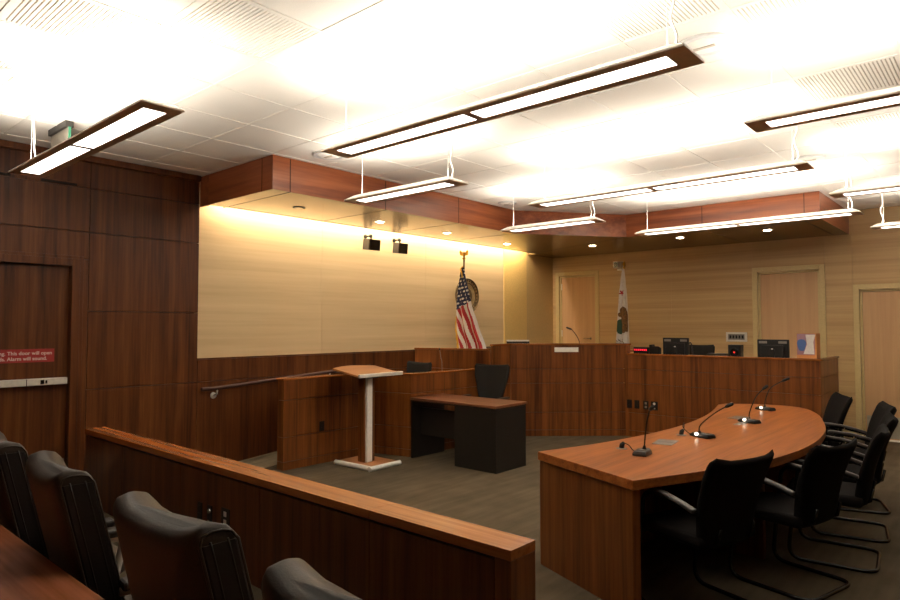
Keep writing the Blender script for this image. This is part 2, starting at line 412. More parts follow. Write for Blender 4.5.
# cove fitting along the veneered wall
r = root('cove_light', 'long hidden cove light washing the pale veneer wall', 'light fixture', (XL+.03, 6.25, ZC))
part(r, 'housing', MB().box(XL+.02, XL+.16, 3.55, 9.70, ZC-.06, ZC-.012), M_white)
part(r, 'lamp_tube', MB().loft([[(XL+.105, y, ZC-.061), (XL+.145, y, ZC-.061), (XL+.145, y, ZC-.115), (XL+.105, y, ZC-.115)] for y in (3.62, 9.65)]), M_cove)
# downlights
def downlight(p, lab, on=True):
    r = root('downlight', lab, 'light', (p[0], p[1], ZS), group='recessed downlights in the soffit')
    part(r, 'trim_ring', MB().lathe([(.040, ZS-.0015), (.066, ZS-.006), (.070, ZS-.004), (.070, ZS-.0005)], (p[0], p[1], 0), 28), M_white if on else M_black, smooth='auto')
    part(r, 'lens', MB().lathe([(.046, ZS-.0075), (.048, ZS-.0035)], (p[0], p[1], 0), 24), M_dl if on else M_blackg)
downlight((-5.965, 4.208), 'unlit dark downlight in gold soffit nearest the walnut wall', False)
downlight((-6.013, 5.469), 'lit downlight in the soffit just above the two wall speakers')
downlight((-6.015, 6.751), 'lit downlight in the soffit before the striped flag')
downlight((-6.109, 8.313), 'lit downlight in the soffit above the yellow painted wall strip')
downlight((-5.183, 9.422), 'lit downlight in the soffit in front of the rear door with lever')
downlight((-3.726, 9.431), 'lit downlight in the soffit between white flag and middle door')
downlight((-2.525, 9.488), 'lit downlight in the soffit in front of the middle rear door')

# ------------------------------------------------------------------ ceiling fittings
def grille(ix, iy, axis, lab):
    x0, x1, y0, y1 = ix+.013, ix+PX-.013, iy+.013, iy+PY-.013
    r = root('ceiling_grille', lab, 'air grille', ((x0+x1)/2, (y0+y1)/2, ZC), group='slotted grilles in the ceiling')
    part(r, 'backing', MB().box(x0, x1, y0, y1, ZC+.007, ZC+.02), M_slot)
    mb = MB(); n = 26
    for k in range(n):
        if axis == 'x':
            c = y0+(k+.5)*(y1-y0)/n; mb.box(x0+.012, x1-.012, c-.0072, c+.0072, ZC+.001, ZC+.0069)
        else:
            c = x0+(k+.5)*(x1-x0)/n; mb.box(c-.0072, c+.0072, y0+.012, y1-.012, ZC+.001, ZC+.0069)
    part(r, 'louvres', mb, M_tile)
    part(r, 'frame', MB().box(x0, x0+.011, y0, y1, ZC, ZC+.0139).box(x1-.011, x1, y0, y1, ZC, ZC+.0139).box(x0+.011, x1-.011, y0, y0+.011, ZC, ZC+.0139).box(x0+.011, x1-.011, y1-.011, y1, ZC, ZC+.0139), M_tile)
gx = lambda x: min(XG, key=lambda v: abs(v-x)); gy = lambda y: min(YG, key=lambda v: abs(v-y))
grille(gx(-4.10), gy(.925), 'x', 'large slotted ceiling grille at the upper edge over the exit door side')
grille(gx(-5.306), gy(.925), 'x', 'slotted ceiling grille holding the round speaker near the exit door side')
grille(gx(-3.497), gy(1.555), 'x', 'slotted ceiling grille just past the hanging wire of the exit door lamp')
grille(gx(-1.688), gy(2.815), 'y', 'slotted ceiling grille beside the large round speaker and long lamp end')
grille(gx(-1.085), gy(3.445), 'y', 'slotted ceiling grille above the lamp cut by the frame, upper one')
grille(gx(-1.085), gy(4.705), 'y', 'slotted ceiling grille directly behind the lamp cut by the frame')
grille(gx(-1.085), gy(5.965), 'y', 'farthest slotted ceiling grille toward the rear wall')
def cspk(x, y, rad, lab, z=ZC):
    r = root('ceiling_speaker', lab, 'speaker', (x, y, z), group='round speakers in the ceiling')
    part(r, 'rim', MB().lathe([(rad, z+.001), (rad, z-.008), (rad*.95, z-.014), (rad*.70, z-.012)], (x, y, 0), 36), plain('speaker rim', (.66, .66, .65), .4), smooth='auto')
    part(r, 'grille', MB().lathe([(rad*.70, z-.0121), (rad*.66, z-.0155), (rad*.2, z-.019), (.004, z-.0195)], (x, y, 0), 36), M_tile, smooth='auto')
    part(r, 'bracket', MB().box(x-rad*.4, x+rad*.4, y-.012, y+.012, z-.024, z-.017), M_slot)
cspk(-1.33, 3.775, .155, 'round ceiling speaker at the end of the longest pendant lamp')
cspk(-1.49, 7.08, .155, 'round ceiling speaker just above the lamp ending by the soffit corner')
cspk(-4.96, 1.22, .15, 'round ceiling speaker set in the grille near the exit door')
cspk(-4.95, 3.83, .155, 'round ceiling speaker beside the soffit corner, past the longest lamp')
cspk(-5.10, 6.95, .13, 'small-looking round ceiling speaker beside the soffit bend')
# edge-lit exit sign seen along its plate
r = root('exit_sign', 'small green-edged exit sign hanging under ceiling by the walnut wall', 'sign', (-5.9, 1.80, ZC))
part(r, 'housing', MB().box(-6.12, -5.70, 1.77, 1.83, ZC-.05, ZC), M_pad)
part(r, 'face_plate', MB().box(-6.12, -5.70, 1.793, 1.807, ZC-.19, ZC-.05), [M_kick]); part(r, 'edge', MB().box(-6.126, -5.694, 1.791, 1.809, ZC-.196, ZC-.19).box(-5.70, -5.694, 1.791, 1.809, ZC-.19, ZC-.05), M_green)

# pendant lamps
ZL = 2.77
def lamp(x0, x1, yc, lab, cord=1, nd=2, wires=(.12, .12)):
    r = root('pendant_light', lab, 'pendant light', ((x0+x1)/2, yc, ZL), group='linear pendant lights')
    W = .118
    # housing: bottom frame wide, tapering upwards, ends slanted the same way
    def ring(w, e, z): return [(x0+e, yc-w, z), (x1-e, yc-w, z), (x1-e, yc+w, z), (x0+e, yc+w, z)]
    part(r, 'housing', MB().loft([ring(W, 0, ZL+.004), ring(W, 0, ZL+.010), ring(.060, .07, ZL+.05)]), M_white)
    # bezel: a frame with one or two openings
    n = nd; seg = (x1-x0)/n; bz = MB(); e = .10; mid = .05
    bz.box(x0, x1, yc-W, yc-.062, ZL, ZL+.004).box(x0, x1, yc+.062, yc+W, ZL, ZL+.004)
    cuts = []
    for k in range(n):
        a = x0+seg*k + (e if k == 0 else mid/2); b = x0+seg*(k+1) - (e if k == n-1 else mid/2); cuts.append((a, b))
    xs_ = [x0] + [v for c in cuts for v in c] + [x1]
    for a, b in zip(xs_[::2], xs_[1::2]): bz.box(a, b, yc-.062, yc+.062, ZL, ZL+.004)
    part(r, 'bezel', bz, M_bezel)
    for a, b in cuts: part(r, 'diffuser', MB().prism([(a, yc-.062), (b, yc-.062), (b, yc+.062), (a, yc+.062)], ZL+.0015, ZL+.0035, 0, mbot=1), [M_white, M_diff])
    part(r, 'uplight', MB().prism([(x0+.10, yc-.055), (x1-.10, yc-.055), (x1-.10, yc+.055), (x0+.10, yc+.055)], ZL+.0505, ZL+.054, 0, mtop=1), [M_white, M_upl])
    for s, x in ((0, x0+wires[0]), (1, x1-wires[1])):
        part(r, 'suspension_wire', MB().tube([(x, yc, ZL+.045), (x, yc, ZC)], .0022, 6), M_white)
    # power cord with its ceiling canopy
    x = (x0+.10) if cord == 0 else (x1-.10)
    pts = catmull([(x, yc+.02, ZL+.045), (x+.012, yc+.03, ZL+.12), (x-.014, yc+.028, ZL+.21), (x+.010, yc+.02, ZL+.31), (x, yc+.01, ZC-.012)], 5)
    c = part(r, 'power_cord', MB().tube(pts, .0055, 8), M_white, smooth=True)
    part(r, 'canopy', MB().lathe([(.05, ZC), (.05, ZC-.008), (.02, ZC-.014)], (x, yc+.01, 0), 20), M_white, smooth='auto')
lamp(-5.74, -3.38, 1.515, 'long pendant light hanging before the walnut exit door wall', 0)
lamp(-3.47, -1.005, 2.735, 'longest-looking pendant light, hanging high in the middle of the room', 1)
lamp(-4.69, -3.37, 3.93, 'short pendant light overlapping the soffit above the pale veneer wall', 1, 1)
lamp(-4.745, -3.43, 6.43, 'short pendant light in front of the soffit bend above the bench', 1, 1)
lamp(-3.515, -1.09, 5.24, 'long pendant light ending near the soffit corner with a round speaker', 1)
lamp(-3.62, -1.16, 7.79, 'long pendant light hanging before the clerk side soffit, seen almost edge on', 1)
lamp(-1.145, .10, 3.99, 'pendant light cut by the frame, nearest over the curved table', 1, 1)
lamp(-1.215, .05, 6.61, 'pendant light cut by the frame, next to the soffit end', 0, 1)
lamp(-1.265, .0, 9.14, 'farthest pendant light, cut by the frame above the maple side door', 0, 1)

# ------------------------------------------------------------------ platforms and ramp
struct('floor_platform', MB().prism([(-6.7, 7.02), (-5.56, 7.25), (-5.56, 7.62), (-4.34, 8.80), (-4.34, YB-.001), (-6.74, YB-.001)], 0, .52).prism([(-4.33, 8.80), (-1.80, 8.80), (-1.80, 9.7), (-1.9, 9.72), (-1.9, 9.95), (-4.33, 9.95)], 0, .23).prism([(-4.33, 9.951), (-1.9, 9.951), (-1.9, YB-.001), (-4.33, YB-.001)], 0, .38), M_carpet)
struct('floor_ramp', MB().prism([(-6.75, 3.5), (-6.21, 3.5), (-6.21, 5.5), (-6.75, 5.5)], -.02, lambda x, y: .001 + (y-3.5)*.08), M_carpet)

# ------------------------------------------------------------------ judge's bench and neighbours
GZ = [.0, .09, .345, .765, .972]
def front(mb, p, q, ztop, t=.03, gap=.005):
    zs = GZ + [ztop]
    for k, (a, b) in enumerate(zip(zs, zs[1:])):
        mb.obox(p, q, a+(gap/2 if k else 0), b-(gap/2 if k < len(zs)-2 else 0), t, 0, 0 if k else -.0)
jb = root('judges_bench', 'tall walnut judge bench set diagonally in the room corner', 'bench', (-4.9, 8.15, 0))
A0, A1, A2, A3 = (-5.50, 7.16), (-5.51, 7.58), (-4.30, 8.705), (-4.24, 8.71)
mb = MB(); front(mb, A1, (-4.262, 8.742), 1.315); mb.box(-4.285, -4.238, 8.715, 8.80, 0, 1.315); front(mb, (-5.50, 7.13), (-5.509, 7.575), 1.315)
part(jb, 'front_panel', mb, M_bench, bevel=.0015)
part(jb, 'backing', MB().obox((-5.50, 7.30), A1, .0, 1.31, .02, 0, .031).obox(A1, (-4.30, 8.71), .0, 1.31, .02, 0, .031), M_ext)
part(jb, 'cap', MB().prism([(-5.485, 7.12), (-5.495, 7.575), (-4.238, 8.72), (-4.238, 8.83), (-4.36, 8.83), (-5.60, 7.65), (-5.585, 7.31), (-5.54, 7.30), (-5.538, 7.12)], 1.315, 1.34), M_capy, bevel=.003)
part(jb, 'worktop', MB().prism([(-5.60, 7.60), (-4.36, 8.79), (-4.36, 9.40), (-4.75, 9.40), (-6.02, 8.2)], 1.20, 1.2335), M_top)
part(jb, 'worktop_support', MB().obox((-5.98, 8.17), (-5.60, 7.66), .525, 1.198, .03), M_bench)
cb = root('clerks_bench', 'long lower walnut clerk bench facing the curved table', 'bench', (-3.0, 8.9, 0))
mb = MB(); front(mb, (-4.235, 8.71), (-3.0, 8.71), 1.175); front(mb, (-3.0, 8.71), (-1.76, 8.71), 1.175)
part(cb, 'front_panel', mb, M_bench, bevel=.0015)
mb = MB(); front(mb, (-1.76, 8.745), (-1.76, 9.74), 1.175)
part(cb, 'end_panel', mb, wood('lit walnut end panel', [(c[0]*1.7, c[1]*2.0, c[2]*2.1) for c in WAL], 'z', .34), label='walnut end panel coloured as if lit', bevel=.0015)  # same walnut as the front; light on this end is put into the colour
part(cb, 'backing', MB().box(-4.235, -1.81, 8.742, 8.76, .0, 1.17).box(-1.81, -1.792, 8.742, 9.73, 0, 1.17), M_ext)
part(cb, 'cap', MB().prism([(-4.235, 8.695), (-1.745, 8.695), (-1.745, 9.74), (-1.80, 9.74), (-1.80, 8.80), (-4.235, 8.80)], 1.175, 1.20), M_capy, bevel=.003)
part(cb, 'worktop', MB().box(-4.235, -1.815, 8.803, 9.55, 1.105, 1.134), M_top)

ws = root('witness_stand', 'low walnut enclosure round the witness seat beside the ramp', 'witness stand', (-5.9, 5.6, 0))
WZ = [.0, .09, .36, .77]
def lowwall(p, q, t, ztop=.99, cap=.02):
    mb = MB(); zs = WZ + [ztop]; gap = .005
    for k, (a, b) in enumerate(zip(zs, zs[1:])): mb.obox(p, q, a+(gap/2 if k else 0), b-(gap/2 if k < 3 else 0), t)
    part(ws, 'wall_panel', mb, M_bench, bevel=.0015)
lowwall((-6.09, 4.12), (-6.09, 5.44), .12); lowwall((-6.088, 5.445), (-5.562, 5.575), .10); lowwall((-5.56, 5.58), (-5.53, 7.08), .10)
part(ws, 'cap', MB().prism([(-6.08, 4.105), (-6.08, 5.435), (-5.55, 5.565), (-5.515, 7.08), (-5.64, 7.08), (-5.67, 5.675), (-6.2, 5.55), (-6.22, 4.105)], .99, 1.012), M_capy, bevel=.003)
# parapet behind it
wp = root('parapet', 'walnut parapet between witness seat and judge platform', 'partition', (-6.1, 6.98, 0))
mb = MB(); zs = [.0, .98, 1.25]
for a, b in zip(zs, zs[1:]): mb.obox((-6.72, 6.822), (-5.548, 7.136), a+.002, b-.002, .10)
part(wp, 'panel', mb, M_bench, bevel=.0015)
part(wp, 'cap', MB().obox((-6.72, 6.807), (-5.55, 7.121), 1.25, 1.272, .13), M_capy, bevel=.003)

# outlets: black cover plates
def outlet(p, n, lab, size=(.07, .115), grp=None, face=M_black, knob=False, name='power_outlet'):
    # p: centre on the wall face; n: outward normal (unit, horizontal)
    r = root(name, lab, 'outlet', (p[0], p[1], p[2]), rz=atan2(n[1], n[0])+pi/2, group=grp)
    w, h = size
    part(r, 'cover_plate', MB().box(-w/2, w/2, -.006, 0, -h/2, h/2), M_black, local=True, bevel=.0015)
    mb = MB()
    if knob: mb.lathe([(.017, -.014), (.019, -.006)], (0, 0, .028), 16, axis='y').box(-.014, .014, -.012, -.006, -.045, -.030)
    else: mb.box(-.016, .016, -.0085, -.006, .010, .042).box(-.016, .016, -.0085, -.006, -.042, -.010)
    part(r, 'jack' if knob else 'socket', mb, face, local=True)
    return r
outlet((-6.09, 4.64, .43), (1, 0), 'black outlet low on the walnut ramp side wall')
for x, lab, f, kn in ((-4.215, 'black cover plate on clerk bench, first beside the bench corner', M_black, False), (-4.10, 'black cover plate on clerk bench, second from the bench corner', M_black, False), (-3.965, 'black plate with grey sockets on clerk bench, third from the bench corner', M_gplate, False), (-3.84, 'black plate with pale sockets on clerk bench, farthest from the bench corner', M_alu, True)):
    outlet((x, 8.7085, .47), (0, -1), lab, (.075, .12) if not kn else (.10, .12), 'cover plates on the clerk bench', f, kn)

# name plate on the bench
nx, ny = .683, -.731
r = root('name_plate', 'blank cream name plate on the front of the judge bench', 'name plate', (-4.912, 8.131, 1.25), rz=atan2(ny, nx)+pi/2)
part(r, 'plate', MB().box(-.175, .175, -.010, .0, -.034, .034), M_white, local=True, bevel=.002)
part(r, 'base', MB().box(-.178, .178, -.014, 0, -.044, -.035), M_bench, local=True)

# ------------------------------------------------------------------ things on the benches
def monitor(x, y, z, w, h, rz, lab, grp=None, zb=None):
    r = root('monitor', lab, 'monitor', (x, y, z), rz=rz, group=grp)
    # local: back faces -Y
    part(r, 'case', MB().box(-w/2, w/2, 0, .035, .03, .03+h).box(-w*.36, w*.36, -.03, 0, .05, .03+h*.72), M_black, local=True, bevel=.006)
    part(r, 'vent', MB().box(-w*.44, -w*.18, -.0015, .0, .03+h*.80, .03+h*.92).box(w*.18, w*.44, -.0015, 0, .03+h*.80, .03+h*.92), M_gplate, local=True)
    part(r, 'screen', MB().box(-w/2+.015, w/2-.015, .035, .037, .045, .015+h), M_blackg, local=True)
    part(r, 'stand', MB().box(-.03, .03, -.05, -.02, 0, .16).prism([(-.11, -.10), (.11, -.10), (.11, .10), (-.11, .10)], 0, .012), M_black, local=True, bevel=.003)
    part(r, 'emblem', MB().lathe([(.012, -.032), (.014, -.030)], (0, 0, .03+h*.5), 16, axis='y'), M_alu, local=True)
    return r
monitor(-3.655, 9.03, 1.135, .37, .26, .05, 'black monitor with cable arm on clerk bench near the red display', 'monitors on the clerk bench')
monitor(-2.355, 8.98, 1.135, .38, .255, -.02, 'black monitor on clerk bench in front of the middle rear door', 'monitors on the clerk bench')
single('cable', MB().tube(catmull([(-3.445, 8.93, 1.140), (-3.445, 8.93, 1.25), (-3.44, 8.94, 1.33), (-3.42, 8.98, 1.36), (-3.415, 9.02, 1.30), (-3.415, 9.05, 1.14)], 5), .008, 8), M_black, 'thin black cable looped beside monitor near red display', 'cable', (-3.38, 8.95, 1.137), smooth=True)
r = root('led_display', 'low black box with glowing red digits on clerk bench', 'clock', (-4.12, 8.93, 1.135))
part(r, 'case', MB().box(-4.228, -4.0, 8.88, 8.98, 1.135, 1.285), M_black, bevel=.004)
mb = MB()
for k in range(7):
    x = -4.212 + k*.029; mb.box(x, x+.014, 8.8785, 8.881, 1.235, 1.258)
part(r, 'digits', mb, M_led, label='glowing red digits')
r = root('desk_phone', 'black wedge box on clerk bench between display and monitor', 'telephone', (-3.90, 8.95, 1.135))
part(r, 'body', MB().prism([(-3.99, 8.89), (-3.845, 8.89), (-3.85, 9.0), (-3.98, 9.0)], 1.135, lambda x, y: 1.305-(y-8.89)*.25), M_black, bevel=.01)
part(r, 'handset', MB().box(-3.99, -3.95, 8.885, 9.0, 1.285, 1.325), M_black, bevel=.008)
single('keyboard', MB().box(-3.15, -2.90, 8.86, 9.0, 1.135, 1.225), M_black, 'long low black box on clerk bench beside small red-dot speaker', 'box', (-2.98, 8.93, 1.135), bevel=.008).name = 'document_tray'
r = root('desk_speaker', 'small square black speaker with red dot on clerk bench', 'speaker', (-2.80, 8.95, 1.135))
part(r, 'cabinet', MB().box(-2.885, -2.725, 8.89, 9.02, 1.135, 1.345), M_black, bevel=.006)
part(r, 'cone', MB().lathe([(.05, 8.886), (.055, 8.892)], (-2.805, 0, 1.245), 20, axis='y'), M_blackg); part(r, 'lamp', MB().lathe([(.012, 8.882), (.013, 8.888)], (-2.805, 0, 1.245), 12, axis='y'), M_dot)
r = root('picture_box', 'printed carton with blue, white and orange picture on bench end', 'box', (-1.93, 8.92, 1.135))
bx0, bx1, by0, by1 = -2.04, -1.77, 8.83, 9.02
part(r, 'carton', MB().box(bx0, bx1-.05, by0, by1, 1.135, 1.505), M_org, bevel=.002)
def blob(cx, cz, rx, rz_, y, n=18, wob=.15, ph=0): return [(cx+rx*cos(2*pi*k/n)*(1+wob*sin(3*2*pi*k/n+ph)), y, cz+rz_*sin(2*pi*k/n)*(1+wob*cos(2*2*pi*k/n+ph))) for k in range(n)]
def facepoly(pts, d=.0012):
    m_ = MB(); m_.loft([pts, [(p[0], p[1]+d, p[2]) for p in pts]]); return m_
part(r, 'print', MB().box(bx0+.004, bx1-.07, by0-.001, by0, 1.24, 1.50), M_pink, label='mauve printed panel')
part(r, 'print', facepoly(blob(bx0+.055, 1.36, .048, .085, by0-.0025), .0012), M_blue, label='blue printed patch')
part(r, 'print', facepoly([(bx0+.10, by0-.004, 1.49), (bx1-.06, by0-.004, 1.49), (bx1-.085, by0-.004, 1.40), (bx1-.075, by0-.004, 1.25), (bx0+.075, by0-.004, 1.25), (bx0+.115, by0-.004, 1.37)][::-1], .0012), M_prt, label='white printed patch')
# monitor lying at the judge's place
r = root('laptop', 'black screen with white top edge on the judge bench', 'monitor', (-5.62, 7.92, 1.235), rz=radians(42))
part(r, 'case', MB().box(-.17, .17, 0, .04, .0, .128), M_black, local=True, bevel=.004); part(r, 'top_edge', MB().box(-.17, .17, -.005, .045, .128, .150), M_white, label='white top edge', local=True, bevel=.003)
# gooseneck microphone of the judge
def goose(name, pts, lab, head, r0=.005, cat='microphone', basefn=None, mat=M_black):
    r = root(name, lab, cat, pts[0])
    if basefn: basefn(r)
    part(r, 'gooseneck', MB().tube(catmull(pts, 6), r0, 8), mat, smooth=True)
    a, b = Vector(pts[-1]), Vector(head); d = (b-a).normalized()
    part(r, 'capsule', MB().tube([a - d*.005, a + d*.006, a+d*.02, b-d*.01, b], [.006, .011, .013, .013, .006], 10), M_black, smooth=True)
    return r
def rb(r):
    l = r.location; part(r, 'base', MB().lathe([(.035, l.z), (.035, l.z+.012), (.012, l.z+.02)], (l.x, l.y, 0), 16), M_black, smooth='auto')
goose('microphone', [(-4.86, 8.42, 1.235), (-4.865, 8.42, 1.36), (-4.90, 8.39, 1.46), (-4.95, 8.345, 1.545)], 'gooseneck microphone standing on the judge bench', (-5.01, 8.29, 1.575), basefn=rb)
goose('microphone', [(-5.99, 6.62, .001), (-5.99, 6.62, 1.0), (-6.03, 6.64, 1.15), (-6.07, 6.66, 1.26)], 'thin grey microphone stem rising beside the witness chair', (-6.08, 6.665, 1.285), .005, basefn=rb, mat=M_gplate)

# ------------------------------------------------------------------ things on the walls
def wall_speaker(y, z, s, lab):
    r = root('wall_speaker', lab, 'speaker', (XL-.03, y, z), group='small speakers high on the veneer wall')
    x = XL-.03
    a = radians(4)
    c = Vector((x+.16, y, z)); ux = Vector((cos(a), -sin(a), -.12)).normalized(); uy = Vector((sin(a), cos(a), 0)); uz = ux.cross(uy)
    def P(i, j, k): return tuple(c + ux*i + uy*j + uz*k)
    def bx(i0, i1, j0, j1, k0, k1): return MB().loft([[P(i0, j0, k0), P(i0, j1, k0), P(i0, j1, k1), P(i0, j0, k1)], [P(i1, j0, k0), P(i1, j1, k0), P(i1, j1, k1), P(i1, j0, k1)]])
    part(r, 'cabinet', bx(-.07, .06, -.10*s, .10*s, -.075, .075), M_pad, bevel=.004)
    part(r, 'grille', bx(.06, .068, -.097*s, .097*s, -.072, .072), M_blackg)
    part(r, 'bracket', MB().tube([(x, y+.02, z+.13), (x+.10, y+.02, z+.13), (x+.14, y, z+.125), (x+.15, y, z+.07)], .013, 8).lathe([(.03, x), (.03, x+.012)], (0, y+.02, z+.13), 14, axis='x').lathe([(.02, z+.10), (.028, z+.12), (.02, z+.145)], (x+.14, y, 0), 12), M_black, smooth='auto')
wall_speaker(5.87, 2.715, 1.0, 'small black wall speaker, first of two from walnut wall')
wall_speaker(6.42, 2.715, .85, 'small black wall speaker nearer the striped flag')
# round seal behind the flag
r = root('wall_seal', 'round bronze seal on pale wall behind the striped flag', 'seal', (XL-.03, 8.10, 2.09))
x = XL-.03; sy0, sz0 = 8.10, 2.09
part(r, 'disc', MB().lathe([(.285, x+.001), (.285, x+.008), (.28, x+.010)], (0, sy0, sz0), 48, axis='x'), plain('seal field', (.42, .29, .13), .45, nscale=18, noise=.35, bump=.6), smooth='auto')
for rad, th in ((.285, .014), (.215, .008)):
    part(r, 'rim', MB().tube([(x+.014, sy0+rad*cos(2*pi*k/48), sz0+rad*sin(2*pi*k/48)) for k in range(48)], th, 8, closed=True), M_brz, smooth=True)
mb = MB()
for k in range(28):
    a_ = 2*pi*k/28; mb.box(x+.009, x+.018, sy0+.25*cos(a_)-.008, sy0+.25*cos(a_)+.008, sz0+.25*sin(a_)-.014, sz0+.25*sin(a_)+.014)
part(r, 'relief', mb.lathe([(.14, x+.009), (.11, x+.018), (.03, x+.024)], (0, sy0, sz0), 9, axis='x'), M_brz)
# security camera near the white flag
r = root('security_camera', 'small white and black camera on rear wall above white flag', 'camera', (-5.33, YB, 2.68))
part(r, 'mount', MB().box(-5.39, -5.27, YB-.02, YB, 2.60, 2.76).tube([(-5.33, YB-.02, 2.70), (-5.33, YB-.07, 2.70)], .02, 10), M_white, bevel=.003)
part(r, 'body', MB().box(-5.385, -5.275, YB-.20, YB-.07, 2.63, 2.75), M_white, bevel=.01)
part(r, 'lens', MB().lathe([(.045, YB-.205), (.047, YB-.199)], (-5.33, 0, 2.69), 20, axis='y'), M_blackg)
# plaque
r = root('wall_plaque', 'silver framed plaque on rear wall beside the middle door', 'plaque', (-3.34, YB, 1.42))
part(r, 'frame', MB().box(-3.50, -3.18, YB-.02, YB, 1.345, 1.495), M_alu, bevel=.004)
part(r, 'panel', MB().box(-3.465, -3.215, YB-.0215, YB-.019, 1.375, 1.465), M_gplate)
mb = MB()
for k in range(5): mb.box(-3.445+k*.046, -3.445+k*.046+.03, YB-.0225, YB-.0212, 1.395, 1.445)
part(r, 'mark', mb, M_black)

# handrail on the ramp wall
r = root('handrail', 'dark bronze handrail on walnut wall along the ramp', 'handrail', (XL, 4.4, .85))
hx = -6.66
part(r, 'rail', MB().tube([(hx, 3.46, .905), (hx, 3.62, .905), (hx, 4.5, .960), (hx, 5.3, 1.010), (hx, 5.9, 1.045)], .021, 12), M_rail, smooth='auto')
for y, z in ((3.64, .905), (5.2, 1.003)):
    b = part(r, 'bracket', MB().tube([(hx, y, z-.015), (hx-.005, y, z-.06), (XL+.002, y, z-.085)], .009, 8), M_alu, smooth=True)
    part(b, 'rosette', MB().lathe([(.035, XL), (.034, XL+.012), (.018, XL+.02)], (0, y, z-.085), 18, axis='x'), M_alu, smooth='auto')

# ------------------------------------------------------------------ flags
def flag_pole(r, x, y, z0, ztop, top):
    part(r, 'base', MB().lathe([(.15, z0), (.15, z0+.02), (.10, z0+.06), (.03, z0+.09), (.02, z0+.14)], (x, y, 0), 24), M_gold, smooth='auto')
    part(r, 'pole', MB().tube([(x, y, z0+.02), (x, y, ztop)], .013, 10), M_brz if top == 'eagle' else M_gold, smooth='auto')
    if top == 'eagle':
        mb = MB().lathe([(.02, ztop-.01), (.03, ztop+.01), (.012, ztop+.03), (.02, ztop+.05), (.024, ztop+.075), (.014, ztop+.10), (.005, ztop+.115)], (x, y, 0), 12)
        for s in (-1, 1):
            w = [(x, y, ztop+.085), (x+s*.035, y, ztop+.10), (x+s*.07, y-.01, ztop+.135), (x+s*.085, y-.01, ztop+.11), (x+s*.075, y, ztop+.06), (x+s*.03, y, ztop+.05)]
            mb.loft([w, [(p[0], p[1]+.012, p[2]) for p in w]])
        part(r, 'eagle', mb, M_gold)
    else:
        part(r, 'finial', MB().lathe([(.012, ztop-.01), (.022, ztop+.01), (.010, ztop+.03), (.028, ztop+.065), (.002, ztop+.13)], (x, y, 0), 10), M_gold)
def interp(tab, v):
    for (a, *A), (b, *B) in zip(tab, tab[1:]):
        if v <= b:
            t = (v-a)/(b-a); t = t*t*(3-2*t)*.4 + t*.6
            return [p+(q-p)*t for p, q in zip(A, B)]
    return tab[-1][1:]
fx, fy = -6.289, 7.45
fr = root('flag', 'striped flag with white stars hanging on eagle-topped pole', 'flag', (fx, fy, .52))
flag_pole(fr, fx, fy, .52, 2.62, 'eagle')
# outline of the hanging cloth: v, left x, right x, pleat depth
Z0, Z1 = 2.50, 1.02
TAB = [(0, -.018, .018, .01), (.1, -.05, .055, .03), (.25, -.085, .115, .05), (.42, -.10, .185, .075), (.62, -.085, .315, .10), (.83, -.03, .46, .12), (1.0, .0, .55, .13)]
def flag_pt(u, v):
    a, b, d = interp(TAB, v)
    z = Z0+(Z1-Z0)*v
    return (fx + a+(b-a)*u, fy - .03 - d*.55*(.5+.5*sin(2*pi*2.5*u+.6)) - .05*sin(pi*u)*v, z + .10*v*(u-.3)*(1-v)*1.5)
def flag_mat(u, v):
    a, b, d = interp(TAB, v); z = Z0+(Z1-Z0)*v
    if z > 1.845 + .10*u:
        X = (b-a)*u; k = round((z-2.0)/.056); zz = 2.0+k*.056; off = (k % 2)*.032
        j = round((X-off)/.064); xx = off+j*.064
        return 1 if hypot(X-xx, z-zz) < .0155 else 0
    return 2 if int((b-(a+(b-a)*u)+.010)/.046) % 2 else 1
part(fr, 'cloth', MB().grid(72, 210, flag_pt, flag_mat), [M_navy, M_fwht, M_fred], smooth=True, solid=.003)
def fringe_pt(u, v):
    vv = .50+.5*v; p = flag_pt(0, vv); return (p[0]-.012-.05*u*(.4+.6*v)+.006*sin(40*v), p[1]+.012, p[2]-.02*u)
part(fr, 'fringe', MB().grid(4, 40, fringe_pt), M_gold, solid=.006, smooth=True)
part(fr, 'tassel', MB().tube(catmull([(fx+.015, fy-.03, 2.50), (fx-.02, fy-.06, 2.46), (fx+.02, fy-.075, 2.40), (fx+.03, fy-.08, 2.33)], 5), [.010]*15+[.016], 8), M_gold, smooth=True)
sx, sy = -5.06, 10.3
sr = root('flag', 'white flag with red star and brown bear on gold pole', 'flag', (sx, sy, .52))
flag_pole(sr, sx, sy, .52, 2.60, 'spear')
SZ0, SZ1 = 2.58, 1.0
STAB = [(0, -.02, .02, .01), (.12, -.045, .045, .03), (.30, -.075, .08, .06), (.5, -.095, .10, .08), (.83, -.13, .125, .10), (1.0, -.14, .13, .11)]
def sf_pt(u, v):
    a, b, d = interp(STAB, v)
    return (sx+a+(b-a)*u, sy-.03-d*.5*(.5+.5*sin(2*pi*2.0*u+1.0)), SZ0+(SZ1-SZ0)*v)
